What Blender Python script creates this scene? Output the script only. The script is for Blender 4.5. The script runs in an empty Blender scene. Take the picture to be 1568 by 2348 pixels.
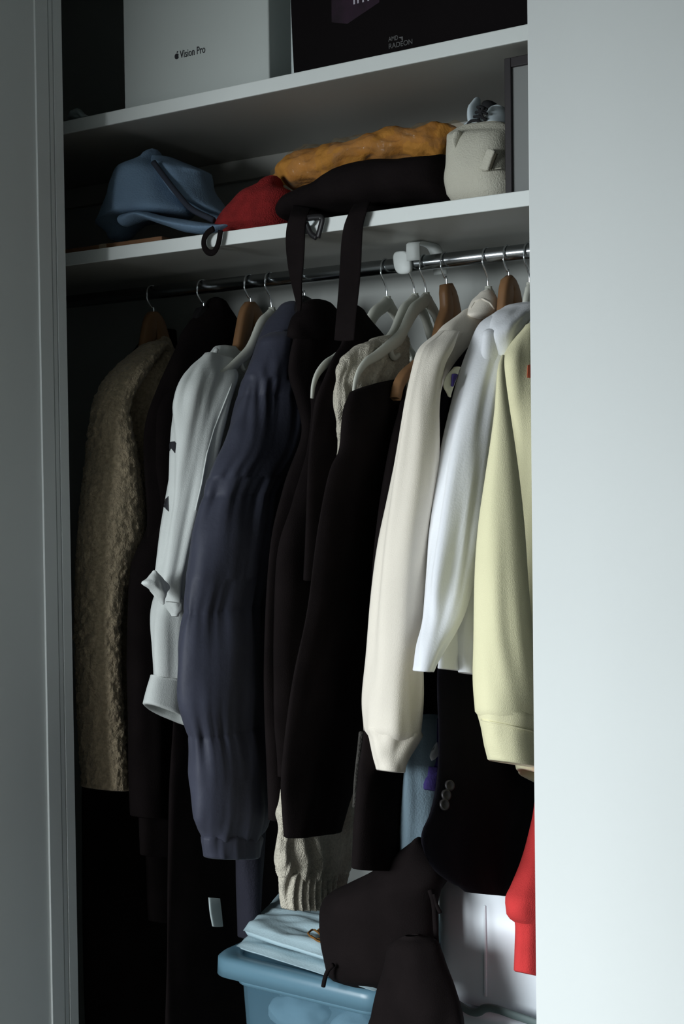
import bpy, math, random
from mathutils import Vector, Matrix, noise

# ------------------------------------------------------------------ camera
S = bpy.context.scene
COL = S.collection
YAW, PITCH, ROLL, FPX = 0.5978, 0.0255, -0.0124, 3261.0
IW, IH = 1568, 2348
CAM = Vector((1.4, -2.05, 1.25))
f_ = Vector((-math.sin(YAW)*math.cos(PITCH), math.cos(YAW)*math.cos(PITCH), -math.sin(PITCH)))
r0 = Vector((math.cos(YAW), math.sin(YAW), 0)); u0 = r0.cross(f_)
r_ = r0*math.cos(ROLL) + u0*math.sin(ROLL)
u_ = u0*math.cos(ROLL) - r0*math.sin(ROLL)
cam = bpy.data.cameras.new('camera'); camo = bpy.data.objects.new('camera', cam); COL.objects.link(camo)
cam.sensor_fit = 'VERTICAL'; cam.sensor_height = 36.0; cam.lens = FPX/IH*36.0
cam.clip_start = 0.05
m = Matrix((( r_.x, u_.x, -f_.x, CAM.x), (r_.y, u_.y, -f_.y, CAM.y), (r_.z, u_.z, -f_.z, CAM.z), (0,0,0,1)))
camo.matrix_world = m
S.camera = camo

# ------------------------------------------------------------------ world, window light, exposure
S.view_settings.view_transform = 'Standard'; S.view_settings.look = 'None'
S.view_settings.gamma = 1.0; S.view_settings.use_curve_mapping = False
S.view_settings.exposure = 0.0
w = bpy.data.worlds.new('room_ambient'); S.world = w; w.use_nodes = True
w.node_tree.nodes['Background'].inputs[0].default_value = (0.86, 0.95, 1.0, 1)
w.node_tree.nodes['Background'].inputs[1].default_value = 0.14
def area(name, loc, target, sx, sy, power, color):
    l = bpy.data.lights.new(name, 'AREA'); l.shape = 'RECTANGLE'; l.size = sx; l.size_y = sy
    l.energy = power; l.color = color
    o = bpy.data.objects.new(name, l); COL.objects.link(o); o.location = loc
    d = Vector(target) - Vector(loc); o.rotation_euler = d.to_track_quat('-Z', 'Y').to_euler()
    return o
area('window_light', (-0.90, -4.60, 1.90), (-0.10, -0.3, 1.0), 2.0, 2.2, 385, (0.90, 0.965, 1.0))

# ------------------------------------------------------------------ helpers
def at(px, py, X=None, Y=None, Z=None):
    d = f_ + r_*((px-IW/2)/FPX) - u_*((py-IH/2)/FPX)
    if X is not None: t = (X-CAM.x)/d.x
    elif Y is not None: t = (Y-CAM.y)/d.y
    else: t = (Z-CAM.z)/d.z
    return CAM + d*t

MATS = {}
def mat(name, color, rough=0.85, bump=None, var=0.12, vscale=6, metal=0, sheen=0.0, trans=None, wave=None, spec=0.3, alpha=None):
    """procedural material: colour with soft mottling, optional fine relief (bump=(scale,strength))"""
    M = bpy.data.materials.new(name); M.use_nodes = True
    nt = M.node_tree; b = nt.nodes['Principled BSDF']; N = nt.nodes.new; L = nt.links.new
    tc = N('ShaderNodeTexCoord')
    nz = N('ShaderNodeTexNoise'); nz.inputs['Scale'].default_value = vscale; nz.inputs['Detail'].default_value = 4
    L(tc.outputs['Object'], nz.inputs['Vector'])
    cr = N('ShaderNodeValToRGB')
    c = color
    cr.color_ramp.elements[0].position = .3; cr.color_ramp.elements[1].position = .7
    cr.color_ramp.elements[0].color = (c[0]*(1-var), c[1]*(1-var), c[2]*(1-var), 1)
    cr.color_ramp.elements[1].color = (min(1,c[0]*(1+var)), min(1,c[1]*(1+var)), min(1,c[2]*(1+var)), 1)
    L(nz.outputs['Fac'], cr.inputs['Fac']); L(cr.outputs['Color'], b.inputs['Base Color'])
    b.inputs['Roughness'].default_value = rough; b.inputs['Metallic'].default_value = metal
    b.inputs['Specular IOR Level'].default_value = spec
    b.inputs['Sheen Weight'].default_value = sheen
    if bump:
        n2 = N('ShaderNodeTexNoise'); n2.inputs['Scale'].default_value = bump[0]; n2.inputs['Detail'].default_value = 3
        L(tc.outputs['Object'], n2.inputs['Vector'])
        bp = N('ShaderNodeBump'); bp.inputs['Strength'].default_value = bump[1]; bp.inputs['Distance'].default_value = 0.004
        L(n2.outputs['Fac'], bp.inputs['Height']); L(bp.outputs['Normal'], b.inputs['Normal'])
    if trans:      # translucent plastic: lets part of the light straight through
        out = nt.nodes['Material Output']
        mx = N('ShaderNodeMixShader'); tr = N('ShaderNodeBsdfTransparent'); tr.inputs[0].default_value = trans[1]
        mx.inputs[0].default_value = trans[0]
        L(b.outputs[0], mx.inputs[1]); L(tr.outputs[0], mx.inputs[2]); L(mx.outputs[0], out.inputs['Surface'])
    MATS[name] = M
    return M

ORG = {}
GEO = {}
def tag(o, label=None, cat=None, group=None, kind=None):
    if label: o['label'] = label
    if cat: o['category'] = cat
    if group: o['group'] = group
    if kind: o['kind'] = kind
    return o
def thing(name, label, cat, loc, group=None):
    o = bpy.data.objects.new(name, None); o.empty_display_size = .05
    COL.objects.link(o); o.location = loc; ORG[o] = Vector(loc)
    return tag(o, label, cat, group)
def mk(name, geo, material, parent=None, smooth=True):
    """link a (verts, faces) pair as one mesh object; its origin sits at its root's origin or its own base"""
    vs, fs = geo
    vs = [Vector(v) for v in vs]
    if parent is not None: o0 = ORG[parent]
    else:
        o0 = Vector((sum(v.x for v in vs)/len(vs), sum(v.y for v in vs)/len(vs), min(v.z for v in vs)))
    me = bpy.data.meshes.new(name); me.from_pydata([v-o0 for v in vs], [], fs)
    me.materials.append(material)
    if smooth: me.polygons.foreach_set('use_smooth', [True]*len(me.polygons))
    me.update()
    o = bpy.data.objects.new(name, me); COL.objects.link(o)
    if parent is not None: o.parent = parent
    else: o.location = o0
    ORG[o] = o0; GEO[o] = (vs, fs)
    return o
def join(*geos):
    V, F = [], []
    for v, f in geos:
        k = len(V); V += list(v); F += [tuple(i+k for i in q) for q in f]
    return V, F
def box(x0, x1, y0, y1, z0, z1, bev=0.0):
    """box with optional chamfered edges (all twelve)"""
    if bev <= 0:
        v = [(x,y,z) for z in (z0,z1) for y in (y0,y1) for x in (x0,x1)]
        return v, [(0,2,3,1),(4,5,7,6),(0,1,5,4),(2,6,7,3),(0,4,6,2),(1,3,7,5)]
    b = bev; import bmesh
    bm = bmesh.new(); bmesh.ops.create_cube(bm, size=1)
    for q in bm.verts: q.co = Vector(((x0+x1)/2+q.co.x*(x1-x0), (y0+y1)/2+q.co.y*(y1-y0), (z0+z1)/2+q.co.z*(z1-z0)))
    bmesh.ops.bevel(bm, geom=list(bm.edges), offset=b, segments=3, affect='EDGES', profile=.5)
    bm.verts.index_update()
    out = ([tuple(q.co) for q in bm.verts], [tuple(q.index for q in fc.verts) for fc in bm.faces]); bm.free()
    return out
def cr(p0, p1, p2, p3, t):
    return 0.5*((2*p1) + (p2-p0)*t + (2*p0-5*p1+4*p2-p3)*t*t + (3*p1-p0-3*p2+p3)*t*t*t)
def spline(pts, n):
    """resample a polyline of Vectors to n points along a Catmull-Rom curve"""
    P = [2*pts[0]-pts[1]] + list(pts) + [2*pts[-1]-pts[-2]]
    lens = [(pts[i+1]-pts[i]).length+1e-9 for i in range(len(pts)-1)]
    tot = sum(lens); out = []
    for k in range(n):
        s = tot*k/(n-1); i = 0
        while i < len(lens)-1 and s > lens[i]: s -= lens[i]; i += 1
        out.append(cr(P[i], P[i+1], P[i+2], P[i+3], min(1, s/lens[i])))
    return out
def tube(pts, rad, n=10, m=None, flat=1.0, axis=None):
    """swept tube; rad number or list; flat scales the width along axis"""
    pts = [Vector(p) for p in pts]
    if m: 
        rl = rad if isinstance(rad, (list, tuple)) else None
        q = spline(pts, m)
        if rl: rad = [v.x for v in spline([Vector((a,0,0)) for a in rl], m)] if len(rl) > 1 else rl[0]
        pts = q
    V, F = [], []
    up = Vector(axis) if axis else Vector((1, 0, 0))
    for i, p in enumerate(pts):
        t = (pts[min(i+1, len(pts)-1)] - pts[max(i-1, 0)]).normalized()
        a = up - t*up.dot(t)
        if a.length < 1e-3: a = Vector((0, 1, .3)) - t*t.dot(Vector((0, 1, .3)))
        a.normalize(); b = t.cross(a)
        r = rad[i] if isinstance(rad, (list, tuple)) else rad
        for k in range(n):
            th = 2*math.pi*k/n
            V.append(p + a*(math.cos(th)*r*flat) + b*(math.sin(th)*r))
    for i in range(len(pts)-1):
        for k in range(n):
            k2 = (k+1) % n
            F.append((i*n+k, i*n+k2, (i+1)*n+k2, (i+1)*n+k))
    F.append(tuple(range(n-1, -1, -1))); F.append(tuple((len(pts)-1)*n+k for k in range(n)))
    return V, F

def loft(st, X=None, Y=None, t=0.04, step=0.008, n=48, fold=0.0, fw=18, fh=3, seed=0, fn=None,
         power=2.0, hem=False, top=True, grow=0.0, lean=None):
    """cloth volume from stations (xL, yL, xR, yR[, t]) given on a real plane X = const (a garment on its
    hanger) or Y = const (something lying along the shelf front).  Cross-sections are ellipses: the pair
    spans one axis, t is the half thickness along the other.  fold/fw/fh: depth and frequencies of drape."""
    Tax = Vector((1, 0, 0)) if X is not None else Vector((0, 1, 0))
    cs, hs, ts = [], [], []
    for s in st:
        xo = X if X is None or len(s) < 6 else X + s[5]
        if lean and X is not None: xo += lean[2]*min(1, max(0, ((s[1]+s[3])/2-lean[0])/(lean[1]-lean[0])))
        yo = Y if Y is None or len(s) < 6 else Y + s[5]
        L = at(s[0], s[1], X=xo, Y=yo); Rr = at(s[2], s[3], X=xo, Y=yo)
        tt = s[4] if len(s) > 4 and s[4] else t
        c = (L+Rr)/2; h = (Rr-L)/2
        view = (c-CAM).normalized(); rt = view.cross(Vector((0, 0, 1))).normalized()
        if X is not None:
            wv = abs(h.dot(rt)) + 1e-6; e = min(tt*abs(Tax.dot(rt)), .8*wv) ; tt = min(tt, .8*wv/abs(Tax.dot(rt)))
            h = h*math.sqrt(max(.05, 1-(e/wv)**2))
        cs.append(c); hs.append(h*(1+grow)); ts.append(Vector((tt*(1+grow), 0, 0)))
    length = sum((cs[i+1]-cs[i]).length for i in range(len(cs)-1))
    mrows = max(6, int(length/step))
    C_ = spline(cs, mrows)
    # widths follow the same parameter
    lens = [(cs[i+1]-cs[i]).length+1e-9 for i in range(len(cs)-1)]
    Hh, Tt = [], []
    P = [hs[0]]+hs+[hs[-1]]; Q = [ts[0]]+ts+[ts[-1]]
    for k in range(mrows):
        s = sum(lens)*k/(mrows-1); i = 0
        while i < len(lens)-1 and s > lens[i]: s -= lens[i]; i += 1
        u = min(1, s/lens[i]); Hh.append(cr(P[i], P[i+1], P[i+2], P[i+3], u)); Tt.append(max(.002, cr(Q[i], Q[i+1], Q[i+2], Q[i+3], u).x))
    V, F = [], []
    v = 0.0; rows = []
    for k in range(mrows):
        if k: v += (C_[k]-C_[k-1]).length
        c, h, tt = C_[k], Hh[k], Tt[k]
        hd = h.normalized(); a = h.length
        ring = []
        for j in range(n):
            th = 2*math.pi*j/n
            ct, sn = math.cos(th), math.sin(th)
            if power != 2.0:
                e = 2.0/power
                ct = math.copysign(abs(ct)**e, ct); sn = math.copysign(abs(sn)**e, sn)
            p = c + hd*(a*ct) + Tax*(tt*sn)
            nr = (hd*(math.cos(th)/max(a, 1e-3)) + Tax*(math.sin(th)/max(tt, 1e-3))).normalized()
            d = 0.0
            if fold:
                q = Vector((a*ct*fw, tt*sn*fw + seed*3.7, v*fh + seed*1.3))
                d += fold*(noise.noise(q) + .5*noise.noise(q*2.3+Vector((5, 1, 2))))*min(1, tt/.012)
            if fn: d += fn(a*ct, p, th, v)
            ring.append(p + nr*d)
        rows.append(ring)
    def emit(r): 
        k = len(V); V.extend(r); return k
    idx = []
    if top:      # domed top
        r = rows[0]; c = C_[0]; up = (C_[0]-C_[1]).normalized(); q = Tt[0]
        for s, hgt in ((.25, .55), (.6, .42), (.87, .22)): idx.append(emit([c + (p-c)*s + up*q*hgt for p in r]))
    for r in rows: idx.append(emit(r))
    r = rows[-1]; c = C_[-1]; dn = (C_[-1]-C_[-2]).normalized(); q = Tt[-1]
    if hem:
        idx.append(emit([c + (p-c)*.94 + dn*.002 for p in r]))
        idx.append(emit([c + (p-c)*.86 - dn*.004 for p in r]))
        idx.append(emit([c + (p-c)*.7 - dn*.035 for p in r]))
    else:
        for s, hgt in ((.87, .22), (.6, .42), (.25, .55)): idx.append(emit([c + (p-c)*s + dn*q*hgt for p in r]))
    for i in range(len(idx)-1):
        for j in range(n):
            j2 = (j+1) % n
            F.append((idx[i]+j, idx[i+1]+j, idx[i+1]+j2, idx[i]+j2))
    F.append(tuple(idx[0]+j for j in range(n-1, -1, -1)) if top else tuple(idx[0]+j for j in range(n-1, -1, -1)))
    F.append(tuple(idx[-1]+j for j in range(n)))
    return V, F
def seam(pts, X=None, Y=None, r=0.0012, off=0.0, flat=1.0):
    """raised stitched seam along points, in the plane offset by off"""
    P = [at(x, y, X=None if X is None else X+off, Y=None if Y is None else Y+off) for x, y in pts]
    return tube(P, r, n=6, m=max(8, len(P)*6))
def text(name, s, size, origin, material, parent, xdir=Vector((1,0,0)), up=Vector((0,0,1)), extrude=.0004, shear=0, align='LEFT', width=None):
    cu = bpy.data.curves.new(name, 'FONT'); cu.body = s; cu.size = size; cu.extrude = extrude; cu.shear = shear; cu.align_x = align
    tmp = bpy.data.objects.new('tmp', cu); COL.objects.link(tmp)
    dg = bpy.context.evaluated_depsgraph_get(); dg.update()
    me = bpy.data.meshes.new_from_object(tmp.evaluated_get(dg)); bpy.data.objects.remove(tmp)
    nrm = xdir.cross(up); kx = 1.0 if not width else width/max(v.co.x for v in me.vertices)
    vs = [Vector(origin) + xdir*v.co.x*kx + up*v.co.y + nrm*v.co.z for v in me.vertices]
    fs = [tuple(p.vertices) for p in me.polygons]
    return mk(name, (vs, fs), material, parent, smooth=False)

from mathutils.bvhtree import BVHTree
def on(o, pts, lift=.001):
    """points of the photo's outline dropped onto the real surface of o (nearest surface where the ray misses)"""
    if not isinstance(o, BVHTree): o = BVHTree.FromPolygons(*GEO[o])
    out = []
    for x, y in pts:
        d = at(x, y, Y=0) - CAM; d.normalize()
        h, n, i, dist = o.ray_cast(CAM, d)
        k = 0
        while h is None and k < 14:
            k += 1
            for dx, dy in ((2*k, 0), (-2*k, 0), (0, 2*k), (0, -2*k)):
                d = (at(x+dx, y+dy, Y=0) - CAM).normalized(); h, n, i, dist = o.ray_cast(CAM, d)
                if h is not None: break
        if n.dot(d) > 0: n = -n
        out.append((h + n*lift, n))
    return out
def dense(pts, k, closed=False):
    out = []; n = len(pts)
    for i in range(n if closed else n-1):
        a, b = pts[i], pts[(i+1) % n]
        for j in range(k): out.append((a[0]+(b[0]-a[0])*j/k, a[1]+(b[1]-a[1])*j/k))
    return out if closed else out + [pts[-1]]
def seam_on(o, pts, r=.0012, k=5):
    return tube([p for p, n in on(o, dense(pts, k), r*.3)], r, n=6)
def patch_on(o, pts, th=.0012, k=3, rings=3):
    b = BVHTree.FromPolygons(*GEO[o]); bd = dense(pts, k, True); n = len(bd)
    cx = sum(p[0] for p in bd)/n; cy = sum(p[1] for p in bd)/n
    V, F = [], []
    for r in range(rings):
        f = 1 - r/rings
        V += [p for p, _ in on(b, [(cx+(x-cx)*f, cy+(y-cy)*f) for x, y in bd], th)]
    V.append(on(b, [(cx, cy)], th)[0][0])
    low = [p for p, _ in on(b, bd, -.0006)]
    for r in range(rings-1):
        for j in range(n): F.append((r*n+j, r*n+(j+1) % n, (r+1)*n+(j+1) % n, (r+1)*n+j))
    c = rings*n
    for j in range(n): F.append(((rings-1)*n+j, (rings-1)*n+(j+1) % n, c))
    k0 = len(V); V += low
    for j in range(n): F.append((j, k0+j, k0+(j+1) % n, (j+1) % n))
    return V, F

# ------------------------------------------------------------------ materials
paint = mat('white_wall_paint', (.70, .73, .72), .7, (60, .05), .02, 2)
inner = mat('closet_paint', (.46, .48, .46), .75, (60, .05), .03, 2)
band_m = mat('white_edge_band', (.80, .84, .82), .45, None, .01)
shelf_m = mat('shaded_shelf_board', (.40, .40, .37), .45, (40, .03), .02, 3)  # white boards, colour darkened so their undersides read as shaded
chrome = mat('chrome', (.34, .36, .37), .2, None, .02, metal=1)
wire = mat('steel_wire', (.82, .85, .88), .2, None, .02, metal=1)
floor_m = mat('grey_floor', (.16, .14, .12), .6, (30, .1), .2, 4)
wood = mat('hanger_wood', (.25, .13, .06), .45, (30, .05), .25, 12)
woodd = mat('dark_board_wood', (.20, .10, .05), .6, (30, .1), .25, 10)
plas = mat('pale_hanger_plastic', (.62, .63, .56), .45, None, .03)
bplas = mat('black_plastic', (.012, .011, .012), .4, None, .1)
black = mat('black_cloth', (.0085, .0062, .0064), .95, (500, .2), .2, 15, spec=.08)
black2 = mat('black_woven_cloth', (.0085, .0062, .0064), .95, (700, .25), .2, 20, spec=.08)
navyb = mat('black_navy_wool', (.005, .0045, .007), .95, (600, .3), .2, 15, spec=.08)
puff = mat('navy_puffer_nylon', (.040, .043, .065), .6, (120, .12), .15, 10, sheen=.05)
fleece = mat('tan_fleece', (.46, .37, .25), 1.0, (230, 1.0), .22, 160, sheen=.25)
white = mat('white_jersey', (.68, .71, .69), .9, (500, .15), .04, 10)
white2 = mat('white_poplin', (.84, .86, .90), .85, (300, .12), .03, 8)
cream = mat('cream_cable_knit', (.56, .52, .43), .95, (420, .9), .16, 220)
beige = mat('beige_fleece_back', (.83, .77, .67), .95, (600, .2), .03, 8, sheen=.1)
yell = mat('pale_yellow_sweat', (.83, .79, .52), .95, (600, .2), .03, 8, sheen=.1)
red = mat('red_sweat', (.62, .045, .045), .95, (600, .3), .08, 30)
redm = mat('red_knit', (.22, .014, .014), .95, (400, .6), .2, 60)
ltblue = mat('pale_blue_cloth', (.36, .50, .60), .9, (300, .2), .06, 6)
purple = mat('indigo_cloth', (.05, .035, .16), .9, (300, .2), .2, 20)
denim = mat('slate_blue_cloth', (.17, .26, .37), .9, (300, .3), .1, 14)
shirtb = mat('pale_blue_jersey', (.40, .53, .58), .9, (300, .15), .05, 10)
orange = mat('mustard_cloth', (.50, .22, .04), .85, (150, .4), .12, 30)
canvas = mat('cream_canvas', (.58, .56, .47), .9, (400, .4), .06, 12)
greyb = mat('grey_print_panel', (.22, .23, .225), .7, None, .05, 4)
darkfr = mat('dark_frame', (.022, .018, .020), .5, None, .1)
card = mat('white_carton', (.54, .58, .56), .55, None, .02, 3)
cards = mat('grey_carton_side', (.40, .43, .43), .6, None, .03, 3)
ink = mat('dark_print', (.025, .025, .03), .6, None, .05)
inkl = mat('grey_print', (.13, .13, .13), .6, None, .05)
inkw = mat('pale_print', (.55, .52, .60), .6, None, .05)
inkp = mat('purple_print', (.022, .008, .02), .7, None, .5, 30)
blackbox = mat('black_carton', (.006, .0045, .005), .8, None, .15, spec=.08)
rimm = mat('pale_carton_edge', (.60, .66, .66), .6, None, .02)
tubm = mat('blue_translucent_plastic', (.15, .29, .38), .3, None, .03, 4, trans=(.66, (.82, .92, .98, 1)), spec=.5)
lidm = mat('blue_lid_plastic', (.14, .27, .35), .32, None, .05, 4, trans=(.22, (.6, .8, .95, 1)), spec=.5)
wtub = mat('white_translucent_plastic', (.82, .87, .92), .35, None, .02, 3, spec=.5)
strip = mat('grey_green_seal', (.12, .16, .16), .6, None, .1)
film = mat('clear_film', (.5, .42, .30), .12, (90, .9), .02, 10, trans=(.90, (1, .96, .9, 1)), spec=.8)
brown = mat('brown_print', (.20, .09, .02), .8, None, .1)
tagm = mat('pale_label', (.62, .72, .72), .7, None, .06, 40)
butt = mat('dark_horn_button', (.022, .02, .02), .45, None, .1, spec=.35)
lace = mat('dark_lace', (.02, .02, .022), .9, None, .1)
shoew = mat('white_leather', (.58, .66, .70), .6, None, .05, 20)

# ------------------------------------------------------------------ the setting
YF, YI = -0.36, -0.30                  # front and inner faces of the front wall
XL, XR = -0.353, 0.552                 # the opening
YB = 0.185                             # back wall of the closet
H = 2.45
def struct(name, geo, m, parent=None, smooth=False):
    o = mk(name, geo, m, parent, smooth)
    if parent is None: o['kind'] = 'structure'
    return o
struct('wall_left', box(XL-.22, XL-.004, -1.05, YF-.002, 0, H), paint)
struct('wall_left_front', box(-1.06, XL-.018, YF, YI, 0, H), paint)
struct('wall_right', box(XR, 3.2, YF, YI, 0, H), paint)
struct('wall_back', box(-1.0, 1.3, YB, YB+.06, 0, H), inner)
WY0, WY1 = -2.72, -2.60
struct('wall_rear_added', join(box(-2.6, -.95, WY0, WY1, 0, H), box(.35, 3.2, WY0, WY1, 0, H), box(-.95, .35, WY0, WY1, 0, .15), box(-.95, .35, WY0, WY1, 1.62, H)), paint)  # unseen wall added so its opening cuts the light towards the top
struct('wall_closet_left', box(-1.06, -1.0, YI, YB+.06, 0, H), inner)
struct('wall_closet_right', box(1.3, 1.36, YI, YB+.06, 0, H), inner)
struct('floor', box(-2.6, 3.2, -3.2, YB, -.04, 0), floor_m)
struct('ceiling', box(-2.6, 3.2, -3.2, YB, H, H+.04), paint)
struct('wall_header', box(XL-.018, XR, YF, YI, 2.2, H), paint)
# jamb lining: a board with two shallow grooves
tr = []
d3 = (YI-YF)/10
for a, b, dep in ((0,4.6,0),(4.6,5.1,.004),(5.1,6.4,.001),(6.4,6.8,.004),(6.8,10,0)):
    tr.append(box(XL-.018, XL-dep, YF-.002+a*d3, YF-.002+b*d3, 0, 2.2))
struct('trim_1', join(*tr), paint)

Z1, Z2 = 1.8955, 1.6584               # shelf tops
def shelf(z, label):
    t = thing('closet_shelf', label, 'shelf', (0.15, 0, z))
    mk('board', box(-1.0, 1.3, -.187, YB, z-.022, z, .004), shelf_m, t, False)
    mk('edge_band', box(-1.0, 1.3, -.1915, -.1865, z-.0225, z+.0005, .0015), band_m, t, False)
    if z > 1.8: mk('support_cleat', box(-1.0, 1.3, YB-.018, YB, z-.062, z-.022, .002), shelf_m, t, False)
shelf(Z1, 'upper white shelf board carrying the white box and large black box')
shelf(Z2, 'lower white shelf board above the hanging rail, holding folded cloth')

# rail with its white bracket
ZR = 1.6035; RR = 0.0125
t = thing('hanging_rail', 'long chrome clothes rail running under the lower shelf', 'rail', (0.15, 0, ZR))
mk('rail', tube([(-1.0, 0, ZR), (1.3, 0, ZR)], RR, n=24), chrome, t)
for x in (-.996, 1.296):
    mk('end_flange', tube([(x-.004, 0, ZR), (x+.004, 0, ZR)], .03, n=24), chrome, t)
def bracket():
    t = thing('rail_bracket', 'white curved strap bracket looped over the chrome rail', 'bracket', at(950, 600, Y=-.02))
    xb = at(950, 555, Y=-.025)
    def band(pts, wx0, wx1, th=.0022):
        V, F = [], []
        P = spline([Vector((0, y, z)) for y, z in pts], 28)
        for i, p in enumerate(P):
            q = (P[min(i+1, 27)]-P[max(i-1, 0)]).normalized(); nn = Vector((0, -q.z, q.y))
            for xx, s in ((wx0, 1), (wx1, 1), (wx1, -1), (wx0, -1)): V.append(Vector((xx, p.y, p.z)) + nn*th*s*.5)
        for i in range(27):
            for k in range(4): F.append((i*4+k, i*4+(k+1) % 4, i*4+4+(k+1) % 4, i*4+4+k))
        F += [(3,2,1,0), tuple(27*4+k for k in range(4))]
        return V, F
    zt = Z2-.0235
    mk('strap', band([(-.036, zt-.032), (-.037, zt-.010), (-.032, zt-.002), (0, zt), (.03, zt-.002), (.045, zt-.02), (.052, zt-.045)], xb.x-.008, xb.x+.017), plas_w, t)
    # oval pad clipped on the rail's front
    p0 = at(922, 602, Y=-.018)
    V, F = [], []
    for k in range(3):
        for j in range(24):
            a = 2*math.pi*j/24; c_, s_ = math.cos(a), math.sin(a)
            e = .6
            V.append(Vector((p0.x + .0165*math.copysign(abs(c_)**e, c_)*(1, 1, .85)[k] - .004*s_, (-.019, -.0135, -.0215)[k] if k != 2 else -.0215, p0.z + .0195*math.copysign(abs(s_)**.8, s_)*(1, 1, .85)[k])))
    order = [24, 0, 48]
    for a, b in ((24, 0), (0, 48)):
        for j in range(24): F.append((a+j, a+(j+1) % 24, b+(j+1) % 24, b+j))
    F += [tuple(48+j for j in range(24)), tuple(24+j for j in range(23, -1, -1))]
    mk('pad', (V, F), plas_w, t)
plas_w = mat('white_plastic', (.74, .78, .76), .5, None, .02)
bracket()

# ------------------------------------------------------------------ hangers
def hook_geo(x, nz, zt=ZR, r=.0165):
    c = Vector((x, 0, zt-.003)); P = [Vector((x, 0.003, nz)), Vector((x, 0.001, nz+.02)), Vector((x, -.004, c.z-.026)), Vector((x, -.0155, c.z-.012))]
    for a in range(190, -30, -20):
        P.append(c + Vector((0, math.cos(math.radians(a))*r, math.sin(math.radians(a))*r)))
    return tube(P, .0016, n=8, m=48)
PL = [(0, .004), (-.0158, -.004), (-.0399, -.0167), (-.0612, -.038), (-.0863, -.0649), (-.1267, -.0854), (-.162, -.1016), (-.1851, -.1106), (-.2066, -.1268), (-.2182, -.1457), (-.2223, -.1662)]
def plastic_hanger(hx, neck, tipy, label, m=None, sag=1.0, yaw=0.0):
    """thin pale hanger: S-shaped arms with a shoulder notch and inner bar hooks"""
    x = at(hx, 656-(hx-480)*.1075, Y=0).x; nz = 1.5485
    t = thing('clothes_hanger', label, 'hanger', (x, 0, ZR), 'hangers on the rail')
    m = m or plas
    mk('hook', hook_geo(x, nz-.004), wire, t)
    k = abs(tipy)/.2223; kb = .155/.2223
    rad = [.0115, .012, .0125, .0125, .0125, .012, .0115, .0105, .0115, .010, .004]
    fr = [Vector((x + yaw*y*k, y*k + .004, nz - .010 + z*sag)) for y, z in PL]
    bk = [Vector((x - yaw*y*kb, -y*kb + .004, nz - .010 + z*sag)) for y, z in PL]
    g = tube(list(reversed(bk)) + fr[1:], list(reversed(rad)) + rad[1:], n=12, m=90, flat=.55)
    mk('arms', g, m, t)
    mk('neck_collar', tube([(x, .003, nz-.012), (x, .003, nz+.006)], .006, n=12), m, t)
    for s, kk in ((-1, k), (1, kb)):
        y0 = .108*kk*s
        mk('bar_hook', tube([(x, y0, nz-.085*sag), (x, y0+.002*s, nz-.100*sag), (x, y0-.008*s, nz-.110*sag), (x, y0-.022*s, nz-.104*sag)], .0045, n=8, m=14), m, t)
    return x, t
def wooden_hanger(hx, tipdz, label, m=None, tipy=-.19, px=None):
    x = at(hx, 656-(hx-480)*.1075, Y=0).x; nz = 1.548
    t = thing('clothes_hanger', label, 'hanger', (x, 0, ZR), 'hangers on the rail')
    m = m or wood
    mk('hook', hook_geo(x, nz+.008), wire, t)
    prof = [(0, .020, .022), (-.018, .006, .026), (-.034, -.030, .028), (-.052, -.062, .025), (-.084, -.090, .020), (-.126, -.112, .017), (-.160, -.134, .015), (-.1883, -.172, .012)]
    V, F = [], []
    k = abs(tipy)/.1883; kb = .155/.1883
    fr = [(y*k, z, hh) for y, z, hh in prof[1:]]
    if px: fr = [(at(a, b_, X=x).y, at(a, b_, X=x).z - nz + .012, hh) for a, b_, hh in px]
    line = [(-y*kb, z, hh) for y, z, hh in reversed(prof)] + fr
    P = spline([Vector((y, z, hh)) for y, z, hh in line], 60)
    n = 14
    for i, p in enumerate(P):
        q = (P[min(i+1, 59)]-P[max(i-1, 0)]); td = Vector((0, q.x, q.y)).normalized(); nn = Vector((0, -td.z, td.y))
        for j in range(n):
            a = 2*math.pi*j/n; c_, s_ = math.cos(a), math.sin(a)
            V.append(Vector((x, p.x, nz-.012+p.y)) + Vector((1, 0, 0))*.0085*math.copysign(abs(c_)**.5, c_) + nn*p.z*.62*math.copysign(abs(s_)**.5, s_))
    for i in range(59):
        for j in range(n): F.append((i*n+j, i*n+(j+1) % n, (i+1)*n+(j+1) % n, (i+1)*n+j))
    F += [tuple(range(n)), tuple(59*n+j for j in range(n-1, -1, -1))]
    mk('arms', (V, F), m, t)
    return x, t
wooden_hanger(350, 0, 'wooden hanger of the tan fleece coat, far left on the rail', tipy=-.10)
wooden_hanger(465, 0, 'black hanger in the dark left end, between fleece coat and white shirt', bplas, tipy=-.11)
wooden_hanger(573, 0, 'wooden hanger carrying the white long-sleeved shirt', tipy=-.13)
plastic_hanger(620, None, -.176, 'pale thin hanger over the white shirt shoulder, beside the navy puffer', sag=1.02)
wooden_hanger(697, 0, 'black hanger in the black coat right behind the bag straps', bplas, tipy=-.09)
plastic_hanger(885, None, -.2256, 'pale hanger with bare front tip over black coat, left of the knit sweater')
plastic_hanger(948, None, -.20, 'pale hanger inside the cream cable knit sweater')
plastic_hanger(974, None, -.2223, 'pale hanger with bare front tip in front of the cable knit sweater')
wooden_hanger(1022, 0, 'wooden hanger with front tip showing left of the beige sweatshirt', px=[(1024,712,.022), (1012,750,.022), (1002,785,.020), (985,812,.017), (955,838,.015), (928,860,.013), (913,885,.012), (906,915,.011)])
plastic_hanger(1117, None, -.075, 'hanger with straight chrome hook above the beige sweatshirt collar')
wooden_hanger(1165, 0, 'wooden hanger above the white shirt at the right end', tipy=-.08)
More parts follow.
